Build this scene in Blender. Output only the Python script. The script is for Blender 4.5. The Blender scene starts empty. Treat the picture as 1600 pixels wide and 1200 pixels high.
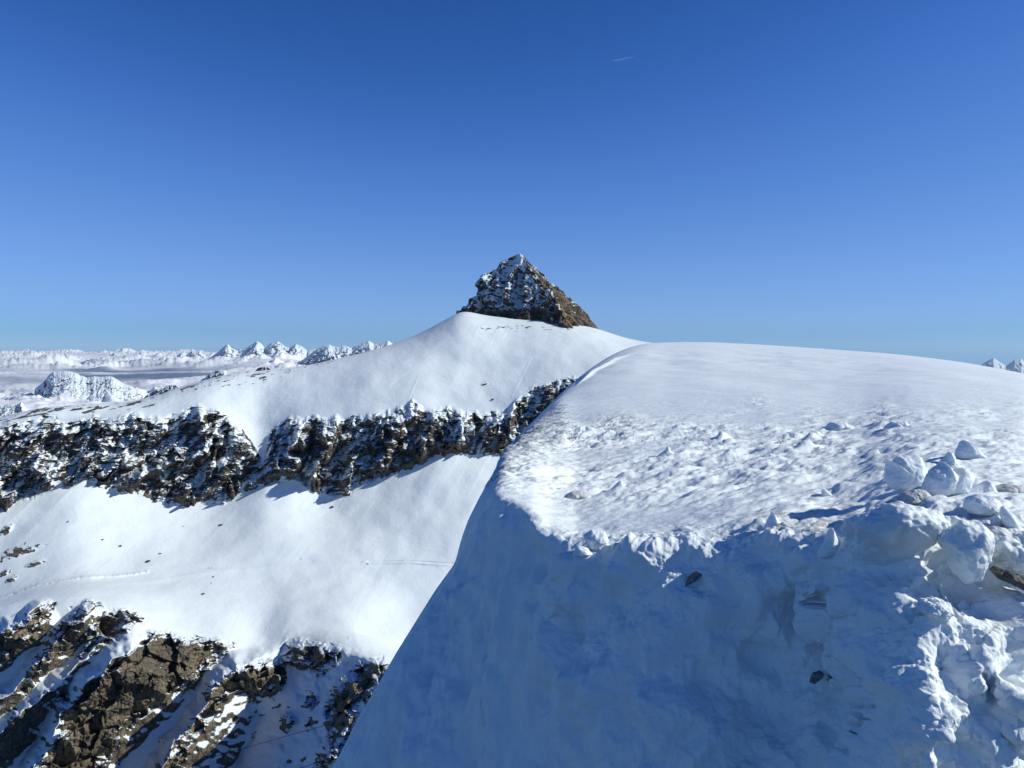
import bpy, math, random
import numpy as np

# ------------------------------------------------------------------ camera, sky, sun
F = 1204.0            # focal length in pixels of a 1600 x 1200 frame
EYE = 540.0           # image row of the true horizon
PITCH = math.atan((600 - EYE) / F)
CP, SP = math.cos(PITCH), math.sin(PITCH)
S = bpy.context.scene
cam_d = bpy.data.cameras.new('camera')
cam = bpy.data.objects.new('camera', cam_d)
S.collection.objects.link(cam)
cam_d.sensor_width = 36.0
cam_d.lens = 36.0 * F / 1600.0
cam_d.clip_start = 0.05
cam_d.clip_end = 400000.0
cam.location = (0, 0, 0)
cam.rotation_euler = (math.radians(90) - PITCH, 0, 0)
S.camera = cam

SKY_R = [(0, 0), (.05, .008), (.077, .018), (.148, .08), (.27, .165), (.483, .235), (.635, .25), (.80, .36), (.94, .42), (1.2, .46)]
SKY_G = [(0, 0), (.08, .040), (.142, .089), (.263, .223), (.42, .34), (.632, .445), (.70, .465), (.80, .54), (.965, .66), (1.2, .70)]
SKY_B = [(0, 0), (.15, .13), (.282, .342), (.462, .624), (.606, .74), (.657, .785), (.75, .85), (1, .89)]
SUN_EL, SUN_AZ = 31.0, 94.0        # azimuth clockwise from the view direction
w = bpy.data.worlds.new('World'); S.world = w; w.use_nodes = True
nt = w.node_tree
sky = nt.nodes.new('ShaderNodeTexSky'); sky.sky_type = 'NISHITA'; sky.sun_disc = False
sky.sun_elevation = math.radians(SUN_EL); sky.sun_rotation = math.radians(SUN_AZ)
sky.altitude = 3000; sky.air_density = 1.0; sky.dust_density = 0.0; sky.ozone_density = 3.0
bg = nt.nodes['Background']; bg.inputs['Strength'].default_value = 0.1
# the deep, contrasty blue of thin mountain air: a tone curve per channel on the sky's own colour
va = nt.nodes.new('ShaderNodeVectorMath'); va.operation = 'SCALE'; va.inputs['Scale'].default_value = .1
vb = nt.nodes.new('ShaderNodeVectorMath'); vb.operation = 'SCALE'; vb.inputs['Scale'].default_value = 10.
cv = nt.nodes.new('ShaderNodeRGBCurve'); cv.mapping.use_clip = False
for c, pts in enumerate((SKY_R, SKY_G, SKY_B)):
    cu = cv.mapping.curves[c]
    cu.points[0].location = pts[0]; cu.points[1].location = pts[-1]
    for q in pts[1:-1]: cu.points.new(*q)
cv.mapping.update()
nt.links.new(sky.outputs[0], va.inputs[0]); nt.links.new(va.outputs[0], cv.inputs['Color'])
nt.links.new(cv.outputs[0], vb.inputs[0]); nt.links.new(vb.outputs[0], bg.inputs['Color'])
sd = bpy.data.lights.new('sun', 'SUN'); sd.energy = 4.6; sd.angle = math.radians(0.5); sd.color = (1.0, 0.985, 0.87)
sun = bpy.data.objects.new('sun', sd); S.collection.objects.link(sun)
sun.rotation_euler = (math.radians(90 - SUN_EL), 0, math.radians(-SUN_AZ + 180))
S.view_settings.view_transform = 'Standard'
S.view_settings.look = 'None'
S.view_settings.exposure = 0.0
S.view_settings.gamma = 1.0
S.cycles.max_bounces = 6
S.cycles.diffuse_bounces = 3
S.cycles.volume_bounces = 0
S.cycles.use_denoising = True

# ------------------------------------------------------------------ noise
def _hash(ix, iy, iz, seed):
    h = (ix.astype(np.uint32) * np.uint32(374761393) + iy.astype(np.uint32) * np.uint32(668265263)
         + iz.astype(np.uint32) * np.uint32(2147483647 & 0x9E3779B1) + np.uint32((seed * 1274126177) & 0xFFFFFFFF))
    h ^= h >> np.uint32(13); h *= np.uint32(1274126177); h ^= h >> np.uint32(16)
    h *= np.uint32(2246822519); h ^= h >> np.uint32(13)
    return h
def _lat(h, dx, dy, dz):
    g = h & np.uint32(15)
    u = np.where(g < 8, dx, dy)
    v = np.where(g < 4, dy, np.where((g == 12) | (g == 14), dx, dz))
    return np.where(g & 1, -u, u) + np.where(g & 2, -v, v)
def pn(x, y, z, seed=0):
    x = np.asarray(x, np.float32); y = np.asarray(y, np.float32); z = np.asarray(z, np.float32)
    x, y, z = np.broadcast_arrays(x, y, z)
    fx, fy, fz = np.floor(x), np.floor(y), np.floor(z)
    ix, iy, iz = fx.astype(np.int32), fy.astype(np.int32), fz.astype(np.int32)
    dx, dy, dz = x - fx, y - fy, z - fz
    u = dx * dx * dx * (dx * (dx * 6 - 15) + 10)
    v = dy * dy * dy * (dy * (dy * 6 - 15) + 10)
    t = dz * dz * dz * (dz * (dz * 6 - 15) + 10)
    r = []
    for k in (0, 1):
        for j in (0, 1):
            a = _lat(_hash(ix, iy + j, iz + k, seed), dx, dy - j, dz - k)
            b = _lat(_hash(ix + 1, iy + j, iz + k, seed), dx - 1, dy - j, dz - k)
            r.append(a + u * (b - a))
    a = r[0] + v * (r[1] - r[0]); b = r[2] + v * (r[3] - r[2])
    return a + t * (b - a)
def fbm(x, y, z, o=4, seed=0, gain=.5, lac=2.03):
    s = 0; a = 1
    for k in range(o):
        s = s + a * pn(x, y, z, seed + k); x = x * lac; y = y * lac; z = z * lac; a *= gain
    return s
def ridged(x, y, z, o=4, seed=0, gain=.5, lac=2.1):
    s = 0; a = 1; n = 0
    for k in range(o):
        s = s + a * (1 - np.abs(pn(x, y, z, seed + k)) * 1.8); n += a
        x = x * lac; y = y * lac; z = z * lac; a *= gain
    return s / n
def cells(x, y, z, seed=0):
    """distance to the nearest of jittered points, and a random value for its cell"""
    x = np.asarray(x, np.float32); y = np.asarray(y, np.float32); z = np.asarray(z, np.float32)
    x, y, z = np.broadcast_arrays(x, y, z)
    ix, iy, iz = (np.floor(q).astype(np.int32) for q in (x, y, z))
    best = np.full(x.shape, 9., np.float32); val = np.zeros(x.shape, np.float32)
    for a in (-1, 0, 1):
        for b in (-1, 0, 1):
            for c in (-1, 0, 1):
                h = _hash(ix + a, iy + b, iz + c, seed)
                jx = (h & np.uint32(255)) / np.float32(255); jy = ((h >> np.uint32(8)) & np.uint32(255)) / np.float32(255)
                jz = ((h >> np.uint32(16)) & np.uint32(255)) / np.float32(255)
                d = (ix + a + jx - x) ** 2 + (iy + b + jy - y) ** 2 + (iz + c + jz - z) ** 2
                m = d < best
                best = np.where(m, d, best); val = np.where(m, (h >> np.uint32(24)) / np.float32(255), val)
    return np.sqrt(best), val
def facets(x, y, z, seed=0):
    """broken-rock relief in cell units: every jittered cell is a plane with its own tilt and step"""
    x = np.asarray(x, np.float32); y = np.asarray(y, np.float32); z = np.asarray(z, np.float32)
    x, y, z = np.broadcast_arrays(x, y, z)
    ix, iy, iz = (np.floor(q).astype(np.int32) for q in (x, y, z))
    best = np.full(x.shape, 9., np.float32); val = np.zeros(x.shape, np.float32)
    for a in (-1, 0, 1):
        for b in (-1, 0, 1):
            for c in (-1, 0, 1):
                h = _hash(ix + a, iy + b, iz + c, seed); g = _hash(ix + a, iy + b, iz + c, seed + 77)
                u = [((h >> np.uint32(k)) & np.uint32(255)) / np.float32(255) for k in (0, 8, 16)]
                v = [((g >> np.uint32(k)) & np.uint32(255)) / np.float32(255) - np.float32(.5) for k in (0, 8, 16, 24)]
                dx, dy, dz = x - ix - a - u[0], y - iy - b - u[1], z - iz - c - u[2]
                d = dx * dx + dy * dy + dz * dz; m = d < best
                best = np.where(m, d, best); val = np.where(m, 2.2 * (v[0] * dx + v[1] * dy + v[2] * dz) + .7 * v[3], val)
    return val
def sst(a, b, x):
    t = np.clip((x - a) / (b - a), 0, 1); return t * t * (3 - 2 * t)

# ------------------------------------------------------------------ geometry helpers
def W(px, py, D):
    """a ray of the 1600 x 1200 frame at depth D metres -> a point of the world"""
    X = (px - 800) / F * D; U = (600 - py) / F * D
    return np.stack(np.broadcast_arrays(X, D * CP + U * SP, U * CP - D * SP), -1)
def curve(pts, x, smooth=0):
    p = np.array(pts, float); y = np.interp(x, p[:, 0], p[:, 1])
    if smooth:
        dx = x[1] - x[0]; n = int(3 * smooth / dx); k = np.exp(-.5 * (np.arange(-n, n + 1) * dx / smooth) ** 2); k /= k.sum()
        y = np.convolve(np.pad(y, n, 'edge'), k, 'valid')
    return y
def pchip(ts, Y, t):
    """monotone cubic along axis 0: keys Y (k, nc) at ts -> (len(t), nc)"""
    ts = np.array(ts, float); h = np.diff(ts)[:, None]; d = np.diff(Y, axis=0) / h
    m = np.zeros_like(Y); m[0] = d[0]; m[-1] = d[-1]
    w1 = 2 * h[1:] + h[:-1]; w2 = h[1:] + 2 * h[:-1]
    ok = d[:-1] * d[1:] > 0
    with np.errstate(divide='ignore', invalid='ignore'):
        mm = (w1 + w2) / (w1 / d[:-1] + w2 / d[1:])
    m[1:-1] = np.where(ok, mm, 0)
    i = np.clip(np.searchsorted(ts, t, 'right') - 1, 0, len(ts) - 2)
    hh = h[i]; s = ((t - ts[i]) / (ts[i + 1] - ts[i]))[:, None]
    return ((1 + 2 * s) * (1 - s) ** 2 * Y[i] + s * (1 - s) ** 2 * hh * m[i]
            + s * s * (3 - 2 * s) * Y[i + 1] + s * s * (s - 1) * hh * m[i + 1])
def polydist(pts, X, Y):
    """distance to a polyline, side (+ right of travel), 0..1 position along"""
    best = np.full(X.shape, 1e9); side = np.zeros(X.shape); al = np.zeros(X.shape)
    L = [math.dist(pts[i], pts[i + 1]) for i in range(len(pts) - 1)]; T = sum(L); acc = 0
    for i in range(len(pts) - 1):
        (ax, ay), (bx, by) = pts[i], pts[i + 1]; ux, uy = bx - ax, by - ay; l2 = ux * ux + uy * uy
        t = np.clip(((X - ax) * ux + (Y - ay) * uy) / l2, 0, 1)
        d = np.hypot(X - ax - t * ux, Y - ay - t * uy); m = d < best
        c = (ux * (Y - ay) - uy * (X - ax)) / (math.sqrt(l2) * (d + 1e-6))
        best = np.where(m, d, best); side = np.where(m, np.clip(c, -1, 1), side); al = np.where(m, (acc + t * L[i]) / T, al)
        acc += L[i]
    return best, side, al
def insdist(poly, X, Y):
    """signed distance to a polygon, positive inside"""
    d, _, _ = polydist(list(poly) + [poly[0]], X, Y)
    ins = np.zeros(X.shape, bool); n = len(poly)
    for i in range(n):
        (ax, ay), (bx, by) = poly[i], poly[(i + 1) % n]
        if ay == by: continue
        c = ((ay > Y) != (by > Y)) & (X < (bx - ax) * (Y - ay) / (by - ay) + ax)
        ins ^= c
    return np.where(ins, d, -d)
def normals(P):
    a = np.gradient(P, axis=0); b = np.gradient(P, axis=1)
    n = np.cross(a, b); n /= np.linalg.norm(n, axis=-1, keepdims=True) + 1e-12
    return n
def link(o, parent=None):
    S.collection.objects.link(o)
    if parent: o.parent = parent
    return o
def mesh_obj(name, V, faces4, mat, attrs=None, smooth=True, parent=None):
    me = bpy.data.meshes.new(name); V = np.ascontiguousarray(V, np.float32); faces4 = np.ascontiguousarray(faces4, np.int32)
    k = faces4.shape[1]; n = len(faces4)
    me.vertices.add(len(V)); me.vertices.foreach_set('co', V.ravel())
    me.loops.add(n * k); me.loops.foreach_set('vertex_index', faces4.ravel())
    me.polygons.add(n); me.polygons.foreach_set('loop_start', np.arange(n, dtype=np.int32) * k)
    me.update(calc_edges=True)
    if smooth: me.polygons.foreach_set('use_smooth', np.ones(n, bool))
    for nm, a in (attrs or {}).items():
        at = me.attributes.new(nm, 'FLOAT', 'POINT'); at.data.foreach_set('value', np.ascontiguousarray(a, np.float32).ravel())
    me.materials.append(mat); me.validate()
    return link(bpy.data.objects.new(name, me), parent)
def grid_obj(name, P, mat, attrs=None, smooth=True, parent=None):
    nr, nc = P.shape[:2]; i = np.arange(nr * nc).reshape(nr, nc)
    f = np.stack([i[:-1, :-1], i[1:, :-1], i[1:, 1:], i[:-1, 1:]], -1).reshape(-1, 4)
    n = normals(P[:: max(1, nr // 50), :: max(1, nc // 50)]).reshape(-1, 3).mean(0)
    return mesh_obj(name, P.reshape(-1, 3), f, mat, attrs, smooth, parent)
def tag(o, label=None, cat=None, group=None, kind=None):
    if label: o['label'] = label
    if cat: o['category'] = cat
    if group: o['group'] = group
    if kind: o['kind'] = kind
    return o

# ------------------------------------------------------------------ materials
class NB:
    def __init__(s, name):
        s.m = bpy.data.materials.new(name); s.m.use_nodes = True; s.t = s.m.node_tree
        s.b = s.t.nodes['Principled BSDF']; s.out = s.t.nodes['Material Output']
    def n(s, typ, **kw):
        x = s.t.nodes.new(typ)
        for k, v in kw.items():
            if k in x.inputs: x.inputs[k].default_value = v
            else: setattr(x, k, v)
        return x
    def l(s, a, b): s.t.links.new(a, b)
    def coord(s): return s.n('ShaderNodeNewGeometry').outputs['Position']
    def noise(s, vec, scale, detail=4, rough=.55, dist=0):
        x = s.n('ShaderNodeTexNoise', Scale=scale, Detail=detail, Roughness=rough, Distortion=dist); s.l(vec, x.inputs['Vector']); return x.outputs['Fac']
    def map(s, vec, scale):
        x = s.n('ShaderNodeMapping'); x.inputs['Scale'].default_value = scale; s.l(vec, x.inputs['Vector']); return x.outputs[0]
    def math(s, op, a, b=None, c=None):
        x = s.n('ShaderNodeMath', operation=op)
        for i, v in enumerate((a, b, c)):
            if v is None: continue
            if isinstance(v, (int, float)): x.inputs[i].default_value = v
            else: s.l(v, x.inputs[i])
        return x.outputs[0]
    def ramp(s, f, lo, hi):
        x = s.n('ShaderNodeMapRange', interpolation_type='SMOOTHSTEP'); s.l(f, x.inputs[0]); x.inputs[1].default_value = lo; x.inputs[2].default_value = hi; return x.outputs[0]
    def mix(s, f, a, b):
        x = s.n('ShaderNodeMix', data_type='RGBA')
        if isinstance(f, (int, float)): x.inputs[0].default_value = f
        else: s.l(f, x.inputs[0])
        for i, v in ((6, a), (7, b)):
            if isinstance(v, tuple): x.inputs[i].default_value = v + (1,)
            else: s.l(v, x.inputs[i])
        return x.outputs[2]
    def bump(s, h, strength, dist, normal=None):
        x = s.n('ShaderNodeBump', Strength=strength, Distance=dist); s.l(h, x.inputs['Height'])
        if normal is not None: s.l(normal, x.inputs['Normal'])
        return x.outputs[0]
    def attr(s, name): return s.n('ShaderNodeAttribute', attribute_name=name).outputs['Fac']

SNOW = (0.80, 0.86, 0.88)
def mat_terrain(name, u, rock_a=(0.030, 0.027, 0.026), rock_b=(0.085, 0.070, 0.055), ochre=(0.16, 0.115, 0.065), ochre_amt=.25, sharp=.08, snow=(.70, .76, .795)):
    """snow lying on rock: attribute rock says where crags are, steep faces shed their snow. u = size in metres of the finest breakup"""
    b = NB(name); p = b.coord()
    g = b.n('ShaderNodeNewGeometry'); sp = b.n('ShaderNodeSeparateXYZ'); b.l(g.outputs['Normal'], sp.inputs[0]); nz = sp.outputs[2]
    n1 = b.noise(p, .06 / u, 5, .65); n2 = b.noise(b.map(p, (1, 1, 1.8)), .35 / u, 4, .65)
    v = b.math('MULTIPLY', b.math('SUBTRACT', .60, nz), 1.35)
    v = b.math('ADD', v, b.attr('rock'))
    v = b.math('ADD', v, b.math('MULTIPLY', b.math('SUBTRACT', n1, .5), .7))
    v = b.math('ADD', v, b.math('MULTIPLY', b.math('SUBTRACT', n2, .5), .8))
    rk = b.ramp(v, .72 - sharp, .72 + sharp)
    c1 = b.noise(p, .03 / u, 6, .7); c2 = b.noise(b.map(p, (1, 1, 3)), .12 / u, 5, .7, .6)
    rc = b.mix(b.ramp(c2, .3, .7), rock_a, rock_b)
    rc = b.mix(b.math('MULTIPLY', b.ramp(c1, .5 - .1, .75), b.math('ADD', b.math('MULTIPLY', b.attr('ochre'), 1.0), ochre_amt)), rc, ochre)
    vor = b.n('ShaderNodeTexVoronoi', feature='DISTANCE_TO_EDGE', Scale=.16 / u); b.l(b.map(p, (1.4, 1.4, .6)), vor.inputs['Vector'])
    crack = b.ramp(vor.outputs['Distance'], 0, .07)
    rc = b.mix(crack, b.mix(.6, rc, (.02, .018, .017)), rc)
    s1 = b.noise(p, .012 / u, 3)
    sc = b.mix(b.ramp(s1, .35, .7), snow, tuple(x * .96 for x in snow))
    b.l(b.mix(rk, sc, rc), b.b.inputs['Base Color'])
    h = b.math('ADD', b.math('MULTIPLY', n2, .8), b.math('MULTIPLY', b.noise(p, .8 / u, 4, .7), .5))
    h = b.math('ADD', h, b.math('MULTIPLY', crack, .5))
    hs = b.math('MULTIPLY', b.noise(p, .10 / u, 4, .6), .35)
    hm = b.n('ShaderNodeMix', data_type='FLOAT'); b.l(rk, hm.inputs[0]); b.l(hs, hm.inputs[2]); b.l(h, hm.inputs[3])
    b.l(b.bump(hm.outputs[0], .8, 2.2 * u), b.b.inputs['Normal'])
    b.b.inputs['Roughness'].default_value = .85; b.b.inputs['Specular IOR Level'].default_value = .15
    return b.m
def mat_snow(name, base=SNOW, u=1.0, dirt=0.0, grain=1.0, sss=0.0, dirt_col=(.30, .29, .26)):
    """close-up old snow: granular, slightly dirty where the attribute says so"""
    b = NB(name); p = b.coord()
    dn = b.noise(p, 9 / u, 5, .7); sp = b.noise(p, 55 / u, 3, .6)
    dm = b.math('MULTIPLY', b.math('ADD', b.attr('dirt'), dirt), b.ramp(dn, .42, .68))
    c = b.mix(dm, base, dirt_col)
    c = b.mix(b.math('MULTIPLY', b.ramp(sp, .72, .78), b.math('ADD', b.attr('dirt'), dirt)), c, (.12, .11, .10))
    b.l(c, b.b.inputs['Base Color'])
    h = b.math('ADD', b.math('MULTIPLY', b.noise(p, 40 / u, 4, .6), .6), b.math('MULTIPLY', b.noise(p, 160 / u, 3, .6), .35))
    h = b.math('ADD', h, b.math('MULTIPLY', b.noise(p, 8 / u, 3, .5), 1.2))
    b.l(b.bump(h, .5 * grain, .02 * u), b.b.inputs['Normal'])
    b.b.inputs['Roughness'].default_value = .55; b.b.inputs['Specular IOR Level'].default_value = .25
    if sss:
        b.b.inputs['Subsurface Weight'].default_value = sss; b.b.inputs['Subsurface Radius'].default_value = (.9, .95, 1.0); b.b.inputs['Subsurface Scale'].default_value = .03
    return b.m
def mat_plain(name, col, rough=.7, bump_scale=None, bump_d=.01, col2=None, cscale=10):
    b = NB(name); p = b.coord()
    if col2: b.l(b.mix(b.ramp(b.noise(p, cscale, 5, .7), .35, .65), col, col2), b.b.inputs['Base Color'])
    else: b.b.inputs['Base Color'].default_value = col + (1,)
    if bump_scale: b.l(b.bump(b.noise(p, bump_scale, 5, .65), .7, bump_d), b.b.inputs['Normal'])
    b.b.inputs['Roughness'].default_value = rough; b.b.inputs['Specular IOR Level'].default_value = .2
    return b.m
M_MOUNT = mat_terrain('snow_over_dark_crag', 2.2, (.060, .053, .047), (.175, .150, .122), (.23, .185, .13))
M_SPUR = mat_terrain('snow_over_brown_crag', 1.7, (.075, .066, .052), (.20, .168, .125), (.31, .25, .155), .32)
M_PEAK = mat_terrain('snow_over_peak_rock', 2.0, (.060, .053, .047), (.18, .145, .105), (.36, .26, .145), .18)
M_FAR = mat_terrain('distant_snow_and_rock', 70., (.09, .09, .095), (.14, .14, .14), ochre_amt=0, sharp=.25)
M_SNOWFG = mat_snow('granular_snow')
M_CHUNK = mat_snow('packed_snow', sss=.35)
M_DIRTY = mat_snow('dirty_ice', (.60, .62, .62), dirt=.7, dirt_col=(.33, .32, .29))
M_FLAKE = mat_snow('stained_ice', (.70, .72, .70), dirt=.45)
M_STONE = mat_plain('wet_dark_stone', (.05, .05, .05), .6, 60, .01, (.12, .115, .10), 30)
M_ICY_STONE = mat_plain('icy_dark_stone', (.10, .105, .12), .5, 60, .01, (.24, .25, .27), 25)
M_BOULDER = mat_plain('weathered_boulder', (.05, .045, .04), .85, .8, .6, (.11, .09, .07), .6)
M_STEEL = mat_plain('dark_steel_cable', (.05, .05, .06), .6)

# ------------------------------------------------------------------ the mountain across the bowl: one sheet, cut in three
def jit(x, amp, sc, seed): return amp * fbm(x / sc, 0 * x + .37, 0 * x + seed, 4, seed)
def build_mountain():
    x = np.arange(-90, 1180, 1.15); nc = len(x)
    ridge = [(-90, 668), (0, 652), (40, 642), (60, 637), (130, 632), (200, 628), (240, 618), (300, 599), (340, 588), (380, 581), (440, 577), (500, 567), (560, 553), (610, 539), (650, 524), (690, 503), (722, 485), (760, 493), (812, 499), (860, 501), (885, 503), (935, 514), (970, 526), (1000, 533), (1060, 541), (1180, 556)]
    top = [(-90, 690), (0, 668), (50, 656), (100, 658), (160, 654), (205, 646), (240, 656), (300, 640), (340, 640), (367, 660), (385, 680), (402, 707), (413, 738), (417, 700), (420, 680), (432, 668), (446, 660), (480, 652), (540, 655), (600, 648), (645, 632), (690, 640), (740, 646), (790, 640), (815, 620), (850, 600), (890, 592), (930, 588), (1000, 590), (1180, 600)]
    base = [(-90, 806), (0, 795), (40, 782), (80, 766), (130, 754), (190, 768), (250, 784), (300, 791), (340, 786), (380, 772), (415, 757), (440, 745), (470, 755), (500, 775), (545, 772), (560, 757), (610, 746), (640, 730), (690, 713), (740, 709), (790, 709), (830, 690), (860, 668), (900, 642), (1000, 640), (1180, 660)]
    floor_ = [(-90, 955), (0, 933), (60, 912), (130, 899), (200, 903), (300, 898), (420, 890), (580, 882), (710, 883), (1180, 883)]
    low = [(-90, 965), (0, 948), (60, 934), (130, 931), (200, 944), (260, 972), (300, 988), (370, 1000), (405, 1022), (440, 996), (520, 985), (560, 992), (610, 1016), (660, 1040), (1180, 1060)]
    yr = curve(ridge, x, 9) + jit(x, .7, 22, 3) * sst(560, 420, x)
    ytm = (curve(top, x, 3) + jit(x, 9, 24, 5))[None, :]; ybm = (curve(base, x, 3) + jit(x, 9, 16, 9))[None, :]
    yt = curve(top, x, 22); yb = curve(base, x, 22)
    yt = np.maximum(yt, yr + 6); yb = np.maximum(yb, yt + 8)
    yf = curve(floor_, x, 25); yl = curve(low, x, 22)
    dr = curve([(-90, 1230), (0, 1270), (300, 1420), (700, 1640), (812, 1680), (1000, 1720), (1180, 1730)], x, 60)
    dt = curve([(-90, 1190), (0, 1220), (300, 1330), (600, 1400), (760, 1430), (900, 1500), (1180, 1520)], x, 50)
    db = curve([(-90, 1125), (0, 1150), (300, 1260), (600, 1345), (760, 1390), (900, 1470), (1180, 1490)], x, 50)
    df = curve([(-90, 1000), (0, 1010), (300, 1110), (600, 1190), (1180, 1220)], x, 60)
    dl = curve([(-90, 955), (0, 960), (300, 985), (440, 1010), (610, 1040), (1180, 1060)], x, 40)
    d6 = curve([(-90, 800), (300, 815), (610, 830), (1180, 850)], x, 40); y6 = 0 * x + 1340
    y0 = yr + 190; d0 = dr + 380
    Y = np.stack([y0, yr, yt, yb, yf, yl, y6]); Dk = np.stack([d0, dr, dt, db, df, dl, d6])
    segs = [30, 190, 260, 170, 70, 430]
    t = np.concatenate([np.linspace(i, i + 1, n, endpoint=False) for i, n in enumerate(segs)] + [[6.0]])
    py = pchip(range(7), Y, t); D = pchip(range(7), Dk, t)
    # linear cliff between its two edges keeps it steep
    T = t[:, None] + 0 * py; PX = x[None, :] + 0 * py
    PX = PX.astype(np.float32); py = py.astype(np.float32); D = D.astype(np.float32)
    P = W(PX, py, D); X3, Y3, Z3 = P[..., 0], P[..., 1], P[..., 2]
    # ---- cliffs
    cl = sst(-4, 5, py - ytm) * sst(4, -4, py - ybm) * sst(1.02, 1.1, T) * sst(3.9, 3.6, T)
    def saw(p):     # buttresses: long flanks turned to the left, short steep ones to the right
        f = np.mod(p, 1); return np.where(f < .68, f / .68, (1 - f) / .32)
    ph = X3 - .30 * Z3 + 80 * fbm(X3 / 160, Y3 / 160, Z3 / 160, 2, 11) + 26 * fbm(X3 / 30, Y3 / 60, Z3 / 30, 2, 13)
    bump = 48 * (saw(ph / 80) * (.6 + .8 * sst(-.3, .4, pn(X3 / 120, 0 * X3, Z3 / 120, 15))) - .28)
    ph2 = X3 - .15 * Z3 + 32 * fbm(X3 / 50, Y3 / 90, Z3 / 50, 3, 17)
    bump += 17 * (saw(ph2 / 27) * (.3 + 1.2 * sst(-.3, .3, pn(X3 / 45, 0 * X3, Z3 / 45, 19))) - .22)
    bump += 8 * (ridged(X3 / 30 + Z3 / 70, Y3 / 90, Z3 / 60, 3, 21) - .5)
    bump += 4.5 * fbm(X3 / 9, Y3 / 30, Z3 / 12, 4, 31, .6)
    zs = Z3 + .25 * X3 + 14 * fbm(X3 / 50, Z3 / 50, 0 * X3, 3, 41); st = np.mod(zs / 15 + .35 * pn(X3 / 25, Z3 / 40, 0 * X3, 43), 1)
    bump += 2.6 * (1 - st) * sst(0, .12, st)
    cd_ = sst(-6, 20, py - ytm) * sst(2, -20, py - ybm) * sst(1.02, 1.1, T) * sst(3.9, 3.6, T)
    D = D - bump * cd_
    P = W(PX, py, D); xa, ya, za = P[..., 0], P[..., 1], P[..., 2]      # finer relief follows the buttresses just made
    wv = .25 * fbm(xa / 12, ya / 12, za / 12, 2, 33)
    fine = 15 * facets((xa - .2 * za) / 30 + wv, ya / 30, za / 44 + wv, 35) + 4.5 * facets(xa / 13 + wv, ya / 13, za / 13, 36) + 1.2 * (ridged(xa / 8, ya / 8, za / 14, 3, 37, .6) - .6) + 2.2 * fbm(xa / 14, ya / 14, za / 3.6, 3, 39, .6)
    D = D - fine * np.sqrt(cd_ * cl)
    # ---- snow slopes: wide soft rolls, wind ripples and avalanche runnels below the peak
    sn = (1 - cl) * sst(.9, 1.05, T)
    roll = 7 * fbm(X3 / 130, Y3 / 130, Z3 / 130, 3, 51) + .34 * fbm((X3 - .62 * Z3) / 15, (Z3 + .3 * X3) / 110, 0 * X3, 3, 57) * sst(-.25, .45, fbm(X3 / 90, Z3 / 60, 0 * X3, 2, 58))
    upper = sst(2.0, 1.7, T)
    roll += upper * 6 * fbm((X3 - .8 * Z3) / 120, Z3 / 400, 0 * X3, 2, 53) * sst(430, 300, PX)
    fan = sst(2.95, 3.05, T) * sst(3.75, 3.1, T)
    roll += fan * (4 * (ridged((X3 - .6 * Z3) / 110, Z3 / 700, 0 * X3, 2, 61) - .6) + .12 * fbm((X3 - .6 * Z3) / 9, Z3 / 160, 0 * X3, 3, 63))
    low_w = sst(4.95, 5.15, T)
    D = D - roll * sn * (1 - low_w * .5)
    # a bright swell of snow on the slope
    D = D - 20 * np.exp(-((PX - 585) / 75) ** 2) * sst(1.1, 1.6, T) * sst(2.9, 1.75, T)
    # ---- lower spurs: crests running down to the left, steep and shaded on the left, lit on the right
    for pts, lw, rw, H in (([(236, 985), (205, 1010), (150, 1058), (98, 1120), (62, 1190), (-10, 1345)], 24, 120, 84),
                           ([(440, 1008), (395, 1030), (340, 1062), (318, 1112), (250, 1196), (190, 1345)], 24, 85, 66),
                           ([(690, 985), (640, 1030), (600, 1085), (565, 1150), (535, 1210), (500, 1345)], 165, 60, 235),
                           ([(160, 936), (105, 984), (40, 1058), (-20, 1110), (-90, 1170)], 18, 44, 38),
                           ([(80, 934), (40, 966), (0, 990), (-90, 1060)], 16, 45, 36),
                           ([(222, 958), (150, 1010), (100, 1060), (40, 1110), (-40, 1180)], 18, 44, 36),
                           ([(70, 1085), (0, 1150), (-60, 1220)], 16, 30, 12),
                           ([(60, 1180), (20, 1240), (-60, 1330)], 16, 40, 12)):
        wx = 9 * fbm(PX / 38, py / 38, 0 * PX, 3, 71); wy = 9 * fbm(PX / 38, py / 38, 0 * PX + 5, 3, 73)
        d, s, al = polydist(pts, PX + wx, py + wy)
        ws = sst(-.8, .8, s)
        prof = ws * np.clip(1 - d / lw, 0, 1) ** 1.1 + (1 - ws) * np.clip(1 - d / rw, 0, 1) ** .85
        D = D - H * prof * sst(-.02, .16, al) * low_w
    rp = np.full(PX.shape, -60.)
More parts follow.
